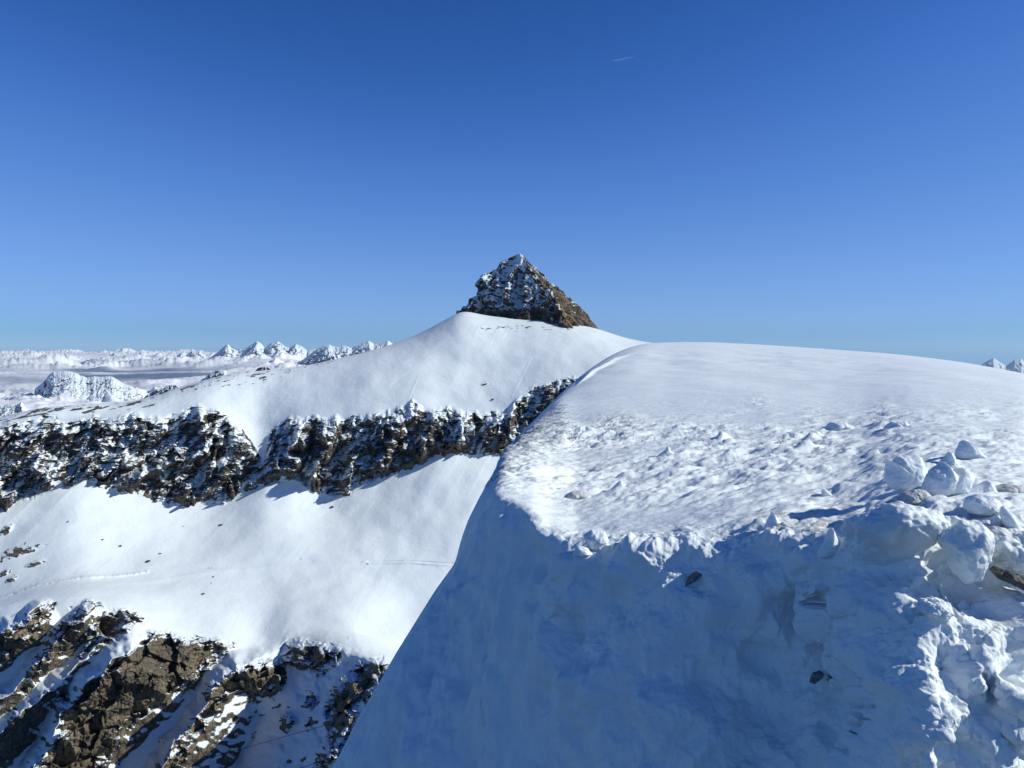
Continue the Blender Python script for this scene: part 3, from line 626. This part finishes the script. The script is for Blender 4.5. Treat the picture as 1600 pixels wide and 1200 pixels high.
# ------------------------------------------------------------------ loose snow lying on the bank
ICO = {}
def ico(n):
    if n not in ICO:
        import bmesh
        bm = bmesh.new(); bmesh.ops.create_icosphere(bm, subdivisions=n, radius=1)
        ICO[n] = (np.array([v.co for v in bm.verts]), np.array([[v.index for v in f.verts] for f in bm.faces])); bm.free()
    return ICO[n]
def chunk(name, outline, label, cat, mat, thick=.8, seed=0, rough=.038, base=None, back=0.0, sharp=.75, group=None, res=6, dirt=0.0, under=0.0):
    """a solid lump whose outline is given in the frame; its depth is thick x its width; it stands where its foot meets the bank"""
    o = np.array(outline, float); c = o.mean(0); cx = (o[:, 0].min() + o[:, 0].max()) / 2; cy = (o[:, 1].min() * .45 + o[:, 1].max() * .55)
    foot = base if base else (cx, o[:, 1].max() - 1)
    p, d = fpoint(*foot); wid = (o[:, 0].max() - o[:, 0].min()) / F * d
    dc = d + back + thick * wid * .35
    V, Fc = ico(res)
    ang = np.arctan2(-V[:, 2], V[:, 0])                   # picture angle (y down)
    oa = np.arctan2(o[:, 1] - cy, o[:, 0] - cx); orr = np.hypot(o[:, 0] - cx, o[:, 1] - cy); s = np.argsort(oa)
    oa, orr = oa[s], orr[s]; oa = np.r_[oa - 2 * np.pi, oa, oa + 2 * np.pi]; orr = np.r_[orr, orr, orr]
    # radius along straight outline edges
    xs, ys = orr * np.cos(oa), orr * np.sin(oa); i = np.clip(np.searchsorted(oa, ang, 'right') - 1, 0, len(oa) - 2)
    ax, ay, bx, by = xs[i], ys[i], xs[i + 1], ys[i + 1]; ca, sa = np.cos(ang), np.sin(ang)
    den = (bx - ax) * sa - (by - ay) * ca; R = np.where(np.abs(den) < 1e-9, orr[i], ((bx - ax) * ay - (by - ay) * ax) / np.where(np.abs(den) < 1e-9, 1, den)); R = np.abs(R)
    fr = np.sqrt(V[:, 0] ** 2 + V[:, 2] ** 2)
    rad = fr ** sharp
    PXc = cx + R * rad * ca; PYc = cy + R * rad * sa
    dep = V[:, 1] * thick * wid * .5
    dep = dep * (.75 + .35 * R / R.max())
    Dv = dc + dep
    Pt = W(PXc, PYc, Dv * 0 + dc); Pt[:, 1] += dep
    sz = wid
    nv = V.copy()
    m = rough * sz * (fbm(Pt[:, 0] / sz * 2.2, Pt[:, 1] / sz * 2.2, Pt[:, 2] / sz * 2.2, 4, seed + 301, .55) + .12 * fbm(Pt[:, 0] / sz * 26, Pt[:, 1] / sz * 26, Pt[:, 2] / sz * 26, 2, seed + 306) + .35 * fbm(Pt[:, 0] / sz * 9, Pt[:, 1] / sz * 9, Pt[:, 2] / sz * 9, 2, seed + 305))
    cd, cv = cells(Pt[:, 0] / sz * 2.3, Pt[:, 1] / sz * 2.3, Pt[:, 2] / sz * 2.3, seed + 307); m -= rough * sz * .8 * (1 - sst(0, .5, cd)) * sst(.2, .45, cv)
    Pt = Pt + nv * m[:, None]
    hz = (Pt[:, 2] - Pt[:, 2].min()) / np.ptp(Pt[:, 2]); Pt[:, 1] += under * wid * (1 - hz) ** 1.2
    org = np.array([Pt[:, 0].mean(), Pt[:, 1].mean(), Pt[:, 2].min()])
    ob = mesh_obj(name, Pt - org, Fc, mat, {'dirt': np.full(len(Pt), dirt)})
    ob.location = org
    return tag(ob, label, cat, group)
G1 = 'loose lumps of snow on the bank'
SC = 'snow chunk'
for i, (nm, ol, lb, mt, kw) in enumerate([
    ('snow_chunk', [(1386, 717), (1395, 722), (1404, 713), (1418, 714), (1432, 711), (1440, 718), (1444, 730), (1450, 740), (1447, 752), (1446, 768), (1425, 770), (1405, 766), (1390, 760), (1384, 747), (1387, 735)], 'large square white snow block casting the longest shadow across the crust', M_CHUNK, dict(thick=.8)),
    ('snow_chunk', [(1443, 765), (1448, 745), (1455, 735), (1468, 728), (1475, 721), (1488, 737), (1492, 738), (1505, 731), (1513, 733), (1518, 745), (1514, 758), (1508, 772), (1490, 777), (1460, 778), (1447, 773)], 'snow block with two horns and a shaded front beside the square block', M_CHUNK, dict(thick=.7)),
    ('snow_chunk', [(1464, 726), (1476, 716), (1483, 706), (1489, 710), (1496, 723), (1503, 734), (1490, 742), (1470, 738)], 'pointed snow lump peeping out behind the two-horned block', M_CHUNK, dict(base=(1482, 741), back=.25, thick=.7)),
    ('snow_chunk', [(1494, 704), (1501, 691), (1506, 687), (1514, 698), (1524, 700), (1532, 709), (1541, 719), (1525, 722), (1508, 720), (1495, 715)], 'peaked snow lump with a sloping right side, farthest of the blocks', M_CHUNK, dict(thick=.8)),
    ('ice_lump', [(1399, 781), (1410, 770), (1425, 765), (1441, 765), (1452, 774), (1462, 786), (1450, 794), (1425, 793), (1408, 791)], 'grey dirty ice lump lying in front of the square snow block', M_DIRTY, dict(thick=.8)),
    ('snow_chunk', [(1508, 795), (1511, 779), (1520, 774), (1545, 773), (1556, 780), (1564, 792), (1562, 806), (1540, 806), (1515, 802)], 'rounded flat-topped snow lump below the tilted slab', M_CHUNK, dict(thick=.8)),
    ('snow_chunk', [(1504, 776), (1520, 763), (1544, 751), (1551, 757), (1559, 768), (1548, 778), (1525, 780)], 'tilted snow slab with a sharp tip right of the two-horned block', M_CHUNK, dict(thick=.6, base=(1530, 778), back=.1)),
    ('ice_lump', [(1555, 762), (1570, 756), (1590, 758), (1606, 768), (1590, 775), (1562, 772)], 'flat grey speckled ice lump at the edge of the tilted slab', M_DIRTY, dict(thick=.7)),
    ('snow_chunk', [(1560, 800), (1564, 791), (1570, 790), (1580, 805), (1595, 824), (1612, 842), (1604, 852), (1586, 842), (1570, 822)], 'long leaning blade of hard snow on the lip of the bank', M_CHUNK, dict(thick=.35)),
    ('snow_spike', [(1192, 830), (1200, 814), (1207, 798), (1213, 806), (1225, 824), (1227, 831)], 'pointed cone of snow standing on the lip above the widest shadow', M_CHUNK, dict(thick=.8, sharp=.9)),
    ('snow_spike', [(1276, 872), (1288, 850), (1297, 828), (1301, 825), (1306, 838), (1313, 852), (1314, 872)], 'narrow spike of snow on the lip just left of the big shaded block', M_CHUNK, dict(thick=.8, sharp=.9)),
    ('snow_chunk', [(1283, 776), (1285, 764), (1291, 765), (1302, 775)], 'tiny white snow fin on the crust left of the longest shadow', M_CHUNK, dict(thick=.5, res=4)),
    ('snow_chunk', [(953, 766), (965, 754), (970, 751), (985, 766)], 'little pale fin of snow behind the grey ice flake', M_CHUNK, dict(thick=.5, res=4)),
    ('ice_lump', [(884, 776), (893, 769), (908, 767), (926, 773), (914, 779), (893, 781)], 'low tan-grey ice flake near the left end of the lip', M_FLAKE, dict(thick=.8, res=5)),
    ('snow_chunk', [(1026, 713), (1038, 704), (1043, 696), (1050, 706), (1062, 712)], 'small curled snow fin halfway up the crusted plateau', M_CHUNK, dict(thick=.5, res=4)),
    ('snow_chunk', [(912, 838), (924, 827), (945, 829), (951, 845), (939, 862), (918, 856)], 'bright snow lump hanging from the left corner of the lip', M_CHUNK, dict(thick=.7, base=(930, 850), back=-.12)),
    ('snow_chunk', [(893, 866), (903, 853), (917, 855), (926, 866), (908, 872)], 'small bright lump just under the left corner of the lip', M_CHUNK, dict(thick=.7, base=(908, 862), back=-.12, res=5)),
    ('snow_chunk', [(1288, 672), (1300, 660), (1318, 658), (1332, 666), (1335, 673)], 'low rounded snow hummock on the far side of the plateau, left of its twin', M_CHUNK, dict(thick=1.0, res=5)),
    ('snow_chunk', [(1382, 671), (1395, 660), (1412, 658), (1422, 666), (1424, 672)], 'low rounded snow hummock on the plateau directly behind the square block', M_CHUNK, dict(thick=1.0, res=5)),
    ('snow_block', [(1338, 822), (1352, 812), (1375, 806), (1392, 792), (1408, 786), (1440, 790), (1466, 800), (1484, 816), (1486, 850), (1470, 890), (1440, 915), (1390, 915), (1355, 880), (1344, 845)], 'big overhanging block of bank snow, bright on top and blue below', M_CHUNK, dict(thick=.7, base=(1410, 850), back=-.22, rough=.06, dirt=.15, under=.75)),
    ('snow_block', [(1462, 838), (1478, 826), (1500, 814), (1530, 812), (1545, 830), (1548, 860), (1540, 890), (1530, 904), (1508, 911), (1494, 896), (1482, 868)], 'sunlit wedge of snow tapering down to a point on the bank front', M_CHUNK, dict(thick=.7, base=(1510, 850), back=-.2, rough=.06)),
    ('snow_block', [(1525, 838), (1550, 822), (1580, 830), (1620, 826), (1650, 850), (1640, 900), (1600, 900), (1570, 896), (1540, 884)], 'rough dirty snow block just above the dark rock', M_CHUNK, dict(thick=.7, base=(1580, 860), back=-.1, rough=.09, dirt=.6)),
    ('snow_chunk', [(1433, 950), (1442, 938), (1462, 934), (1480, 942), (1486, 956), (1474, 968), (1448, 964)], 'sunlit snow knob poking out of the shaded hollow', M_CHUNK, dict(thick=.9, base=(1460, 955), back=-.12, rough=.09)),
    ('rock', [(1552, 893), (1563, 888), (1590, 896), (1622, 906), (1620, 922), (1590, 916), (1566, 907)], 'dark grey rock embedded in the snow under the dirty block', M_STONE, dict(thick=.8, base=(1580, 905), back=-.18, rough=.08)),
    ('rock', [(1070, 916), (1076, 902), (1088, 891), (1099, 889), (1098, 896), (1086, 908)], 'slim dark slanting stone stuck in the shaded front of the bank', M_ICY_STONE, dict(thick=.6, base=(1084, 904), back=-.05, rough=.05)),
    ('rock', [(1265, 1066), (1270, 1052), (1282, 1048), (1287, 1052), (1280, 1062), (1270, 1068)], 'larger of two dark lumps added for small dark holes in the deep blue hollow', M_ICY_STONE, dict(thick=.7, base=(1276, 1058), back=-.11, res=5)),  # this and the next: solid dark lumps added in place of small holes
    ('rock', [(1292, 1064), (1294, 1054), (1302, 1053), (1303, 1062), (1297, 1066)], 'smaller of two dark lumps added for small dark holes in the deep blue hollow', M_ICY_STONE, dict(thick=.7, base=(1298, 1060), back=-.10, res=5)),
]):
    chunk(nm, ol, lb, 'rock' if nm == 'rock' else ('ice' if nm == 'ice_lump' else SC), mt, seed=i * 13, group=None, **kw)

# ------------------------------------------------------------------ boulders on the far slopes
def boulder(px, py, wpx, hpx, label, seed):
    d = mdepth(px, py); wd = wpx / F * d; h = hpx / F * d
    V, Fc = ico(4); q = V * np.array([wd / 2, wd / 2, h / 2]); q[:, 0] += q[:, 2] * .5
    q *= (1 + .35 * fbm(V[:, 0] * 1.7 + seed, V[:, 1] * 1.7, V[:, 2] * 1.7, 3, seed))[:, None]
    c, v = cells(V[:, 0] * 1.3 + seed, V[:, 1] * 1.3, V[:, 2] * 1.3, seed); q *= (.8 + .4 * v)[:, None]
    o = mesh_obj('boulder', q, Fc, M_BOULDER, smooth=False); o.location = W(px, py, d - .2 * wd)
    return tag(o, label, 'boulder', 'boulders lying on the snow bowl')
BS = .52
for i, b in enumerate([
    (519, 792, 9, 5, 'dark slanted boulder on the open snow below the middle of the cliff'),
    (231, 877, 13, 5, 'longest dark boulder on the left of the bowl above the track'),
    (188, 853, 7, 5, 'pair-like split boulder high on the left bowl slope'),
    (160, 843, 6, 4, 'small boulder up the slope from the split one'),
    (250, 865, 8, 3, 'thin dark boulder just above the longest one'),
    (106, 815, 5, 4, 'small lone boulder close under the left cliff'),
    (286, 822, 3, 3, 'tiny lone speck of rock in the upper bowl'),
    (317, 928, 9, 4, 'dark boulder below the track with a slim tail of stones'),
    (333, 901, 5, 3, 'small boulder lying on the track in mid bowl'),
    (330, 911, 4, 2, 'tiny boulder just below the track in mid bowl'),
    (345, 820, 10, 3, 'slim dark streak of rock on the smooth upper slope'),
    (770, 624, 7, 4, 'lone black outcrop block just above the cliff edge, right of centre'),
]): boulder(b[0], b[1], b[2] * BS, b[3] * BS, b[4], 400 + i * 7)

# ------------------------------------------------------------------ piste poles and lift cables
def tube(pts, r, seg=6):
    pts = np.array(pts, float); n = len(pts); t = np.gradient(pts, axis=0); t /= np.linalg.norm(t, axis=1, keepdims=True)
    up = np.array([0, 0, 1.]) if abs(t[0, 2]) < .9 else np.array([0, 1., 0]); a = np.cross(t, up); a /= np.linalg.norm(a, axis=1, keepdims=True); b = np.cross(t, a)
    th = np.linspace(0, 2 * np.pi, seg, endpoint=False)
    V = pts[:, None] + r * (a[:, None] * np.cos(th)[None, :, None] + b[:, None] * np.sin(th)[None, :, None])
    i = np.arange(n * seg).reshape(n, seg); j = np.roll(i, -1, 1)
    return V.reshape(-1, 3), np.stack([i[:-1], i[1:], j[1:], j[:-1]], -1).reshape(-1, 4)
for px, py, lb in ((326, 888, 'left pole of the close pair of thin poles beside the track'), (330.5, 888, 'right pole of the close pair of thin poles beside the track'),
                   (471, 874, 'single thin pole above the middle of the track'), (567, 878, 'thin pole where the bright bank of the track begins')):
    d = mdepth(px, py) - 1; p = W(px, py, d); V, f = tube([p + np.array([0, 0, z]) for z in (-.6, .8, 2.2)], .22)
    tag(mesh_obj('marker_pole', V - p, f, M_STEEL), lb, 'pole', 'marker poles along the track').location = p
for a, b, lb in (((270, 1200), (655, 1092), 'uppermost lift cable crossing the shaded gully'), ((290, 1262), (660, 1135), 'middle lift cable low across the shaded gully'), ((300, 1268), (660, 1142), 'lowest lift cable close under the middle one')):
    # runs from the valley on the left to the mountain flank below the camera
    s = np.linspace(-.6, 1.3, 60); px = a[0] + (b[0] - a[0]) * s; py = a[1] + (b[1] - a[1]) * s + 5 * (s - .5) ** 2; D = 690 - 330 * s
    pts = W(px, py, D); org = pts[0].copy(); V, f = tube(pts - org, .20)
    o = mesh_obj('lift_cable', V, f, M_STEEL); o.location = org; tag(o, lb, 'cable', 'lift cables above the gully')

# ------------------------------------------------------------------ far mountains, sea of clouds
def massif(name, rg, D, foot, label, seed, rough=1.0, rock=.25, depth=None, step=.5, fl=10, am=.8, g0_w=.25, rn=.5):
    """a range: skyline traced at its own distance, front and back slopes with gullies"""
    x = np.arange(rg[0][0], rg[-1][0], min(step, (rg[-1][0] - rg[0][0]) / 420)); y = curve(rg, x) + rough * (jit(x, 1.3, 7, seed) + jit(x, 1.6, 19, seed + 2))
    fy = curve(foot, x) if isinstance(foot, list) else 0 * x + foot
    n = 90; t = np.linspace(-.35, 1, n)[:, None]; hh = (fy - y)
    wid = (depth or 1.5)
    PY = y + hh * np.abs(t); DD = D - t * wid * hh / F * D
    PX = x[None] + 0 * PY
    P = W(PX, PY, DD); X, Y3, Z = P[..., 0], P[..., 1], P[..., 2]
    u = D / F     # one picture pixel in metres at that distance
    g = .55 * facets((X - .3 * Z) / (fl * u), Y3 / (fl * 1.5 * u), Z / (fl * 1.5 * u), seed + 1) + .28 * facets((X - .3 * Z) / (fl * .45 * u), Y3 / (fl * u), Z / (fl * .8 * u), seed + 2)
    g0 = ridged((X - .25 * Z) / (fl * u) + 1.1 * fbm(X / (16 * u), Y3 / (20 * u), Z / (10 * u), 3, seed + 3), Y3 / (60 * u), Z / (40 * u), 3, seed + 1, .5) - .6
    m = np.minimum(1, np.abs(t) * 5) * u * (fl * am * (g + g0_w * g0) + .5 * fbm(X / (5. * u), Y3 / (8 * u), Z / (12 * u), 2, seed + 5))
    P = P + np.array([-.1, -1., .0]) * m[..., None]
    return tag(grid_obj(name, P, M_FAR if D > 20000 else M_MID, {'rock': rock + rn * fbm(PX / 4.5, PY / 16, 0 * PX, 3, seed + 9) + .45 * np.exp(-((t - .08) / .12) ** 2) * pn(PX / 6, 0 * PX, 0 * PX, seed + 11), 'ochre': 0 * PX}), label, kind='structure')
M_MID = mat_terrain('midway_snow_and_rock', 10., (.05, .05, .055), (.10, .095, .09), ochre_amt=0, sharp=.1)
massif('mountain', [(55, 606), (68, 596), (76, 586), (84, 580), (98, 579), (112, 580), (124, 585), (136, 590), (146, 588), (160, 588), (174, 588), (182, 592), (192, 598), (202, 602), (214, 608), (224, 614)], 7200, 650, 'white twin-humped mountain with fluted flanks rising out of the clouds', 501, .6, .20, 1.3, fl=9, am=.5, g0_w=.9, rn=.8)
massif('mountain', [(296, 608), (306, 602), (318, 592), (328, 584), (338, 579), (350, 578), (362, 582), (374, 587), (396, 596), (420, 604)], 5200, 640, 'small snowy mountain with a grey left flank just behind the shoulder', 511, 1.2, .62, 1.3, fl=9, am=.9)
massif('mountain', [(225, 620), (238, 612), (250, 606), (264, 602), (276, 602), (286, 608), (300, 616)], 5600, 640, 'low grey hill half sunk in cloud left of the small snowy mountain', 517, 1.2, .75, 1.3, fl=9, am=.9)
massif('mountain', [(396, 582), (403, 575), (410, 573), (418, 574), (426, 580), (434, 588)], 5000, 610, 'dark snowless knoll peeking over the shoulder', 519, .6, 1.1, 1.3)
massif('mountain', [(-40, 652), (0, 634), (12, 632), (26, 632), (33, 628), (40, 636), (52, 650)], 5200, 665, 'faint snowy hill at the left edge of the clouds', 521, .6, .2, 1.3)
massif('mountain', [(262, 562), (276, 556), (284, 551), (290, 555), (300, 548), (312, 549), (322, 556), (334, 562), (345, 572)], 34000, 585, 'far white mountain just left of the tall sharp peaks', 531, .45, .0, fl=11, am=1.1)
massif('mountain', [(326, 560), (338, 552), (345, 546), (352, 539), (356, 537), (362, 544), (372, 548), (384, 545), (394, 538), (401, 533), (408, 537), (414, 544), (424, 536), (434, 533), (444, 540), (452, 543), (462, 537), (470, 540), (480, 547), (492, 545), (505, 552), (520, 556), (545, 562)], 33000, 590, 'far range of sharp white peaks standing tallest above the clouds', 541, .45, .02, fl=12, am=1.1)
massif('mountain', [(430, 574), (452, 570), (470, 564), (486, 552), (496, 545), (506, 540), (514, 538), (524, 542), (538, 540), (550, 544), (556, 540), (566, 536), (576, 532), (584, 537), (596, 535), (606, 532), (618, 540), (650, 556), (690, 566)], 27000, 605, 'far snowy massif with dark flanks ending behind the main ridge', 551, .45, .16, fl=12, am=1.1)
massif('mountain', [(160, 562), (172, 556), (179, 551), (186, 554), (196, 560)], 50000, 572, 'lone white summit rising from the far clouds', 561, .6, .05)
massif('mountain', [(1500, 590), (1530, 572), (1545, 563), (1553, 559), (1562, 566), (1572, 572), (1586, 562), (1596, 560), (1606, 572), (1640, 566), (1690, 580), (1730, 600)], 45000, 640, 'far blue-white peaks beyond the right end of the crest', 571, .45, .12, fl=12, am=1.1)

def build_clouds():
    x = np.arange(-260, 1000, 1.3)
    t = np.linspace(0, 1, 330)
    yk = [690, 660, 627, 603, 582, 565, 556, 550.5]; dk = [4200, 5000, 7000, 10000, 16000, 30000, 46000, 66000]
    PY = np.interp(t, np.linspace(0, 1, 8), yk)[:, None] + 0 * x[None]; D = np.exp(np.interp(t, np.linspace(0, 1, 8), np.log(dk)))[:, None] + 0 * PY
    PX = x[None] + 0 * PY
    P = W(PX, PY, D); X, Y3 = P[..., 0], P[..., 1]
    sc = D / 9000
    big = fbm(X / 2600, Y3 / 3800, 0 * X, 4, 601); bil = 1 - np.abs(fbm(X / 900, Y3 / 1500, 0 * X, 5, 607, .55)) * 1.6
    far = fbm(X / 5200, Y3 / 9000, 0 * X, 4, 611, .55)
    wn = sst(24000, 9000, D)
    puff = np.maximum(0, fbm(X / 850, Y3 / 3000, 0 * X, 4, 617, .55) - .10)
    P[..., 2] += wn * (75 * big + 50 * bil * sst(-.3, .4, big)) + (1 - wn) * (160 * far + 400 * puff * sst(-.25, .25, far))
    dark_tone = np.exp(-((PY - 583 - 7 * big) / 9) ** 2) * sst(60, 190, PX) * sst(470, 330, PX) + .52 * np.exp(-((PY - 594 - 8 * big) / 26) ** 2) * sst(330, 200, PX)  # blue-grey tone in the cloud colour: a band plus a wider patch at left
    dark_tone = np.clip(dark_tone * (1 - .6 * sst(.0, .4, big)) + .38 * fbm(PX / 70, PY / 9, 0 * PX, 4, 621) * sst(556, 575, PY), 0, 1)
    P[..., 2] += 60 * fbm(PX / 28, PY / 7, 0 * PX, 3, 623) * np.exp(-((PY - 624) / 12) ** 2)
    # a bank of cloud lapping round the small mountains
    P[..., 2] += 60 * np.exp(-((PX - 20) / 70) ** 2 - ((PY - 600) / 22) ** 2)
    b = NB('sunlit_cloud_top'); b.b.inputs['Base Color'].default_value = (.78, .79, .82, 1); b.l(b.mix(b.attr('dark_tone'), (.80, .82, .86), (.16, .21, .31)), b.b.inputs['Base Color']); b.b.inputs['Roughness'].default_value = 1; b.b.inputs['Specular IOR Level'].default_value = 0
    tag(grid_obj('cloud_sea', P, b.m, {'dark_tone': dark_tone}), 'flat sea of pale cloud filling the valleys to the horizon', 'clouds', kind='stuff')
build_clouds()

# ------------------------------------------------------------------ contrail
def contrail():
    b = NB('thin_ice_cloud'); b.b.inputs['Base Color'].default_value = (.9, .92, .95, 1); b.b.inputs['Roughness'].default_value = 1; b.b.inputs['Alpha'].default_value = .05
    s = np.linspace(0, 1, 40); px = 956 + 38 * s; py = 95.5 - 7.5 * s; D = 22000 + 900 * s
    pts = W(px, py, D); org = pts[0].copy(); V, f = tube(pts - org, 1.0, 10)
    V = V.reshape(40, 10, 3); c = V.mean(1, keepdims=True); r = 17 * np.sin(np.pi * np.clip(s * .96 + .02, 0, 1)) ** .6 * (1.15 - .7 * s); V = c + (V - c) * r[:, None, None]
    o = mesh_obj('contrail', V.reshape(-1, 3), f, b.m); o.location = org
    tag(o, 'short faint white vapour trail high in the blue sky', 'contrail')
contrail()

# ------------------------------------------------------------------ the air
def haze():
    x0, x1, y0, y1, z0, z1 = -75000, 75000, -2000, 72000, -2500, 1500
    v = [(x, y, z) for x in (x0, x1) for y in (y0, y1) for z in (z0, z1)]
    f = [(0, 1, 3, 2), (4, 6, 7, 5), (0, 4, 5, 1), (2, 3, 7, 6), (0, 2, 6, 4), (1, 5, 7, 3)]
    m = bpy.data.materials.new('mountain_air'); m.use_nodes = True; t = m.node_tree; t.nodes.remove(t.nodes['Principled BSDF'])
    p = t.nodes.new('ShaderNodeVolumePrincipled'); p.inputs['Color'].default_value = (.55, .78, 1.0, 1); p.inputs['Density'].default_value = 6e-6; p.inputs['Anisotropy'].default_value = .1
    t.links.new(p.outputs[0], t.nodes['Material Output'].inputs['Volume'])
    tag(mesh_obj('haze', v, np.array(f), m, smooth=False), kind='stuff')
haze()
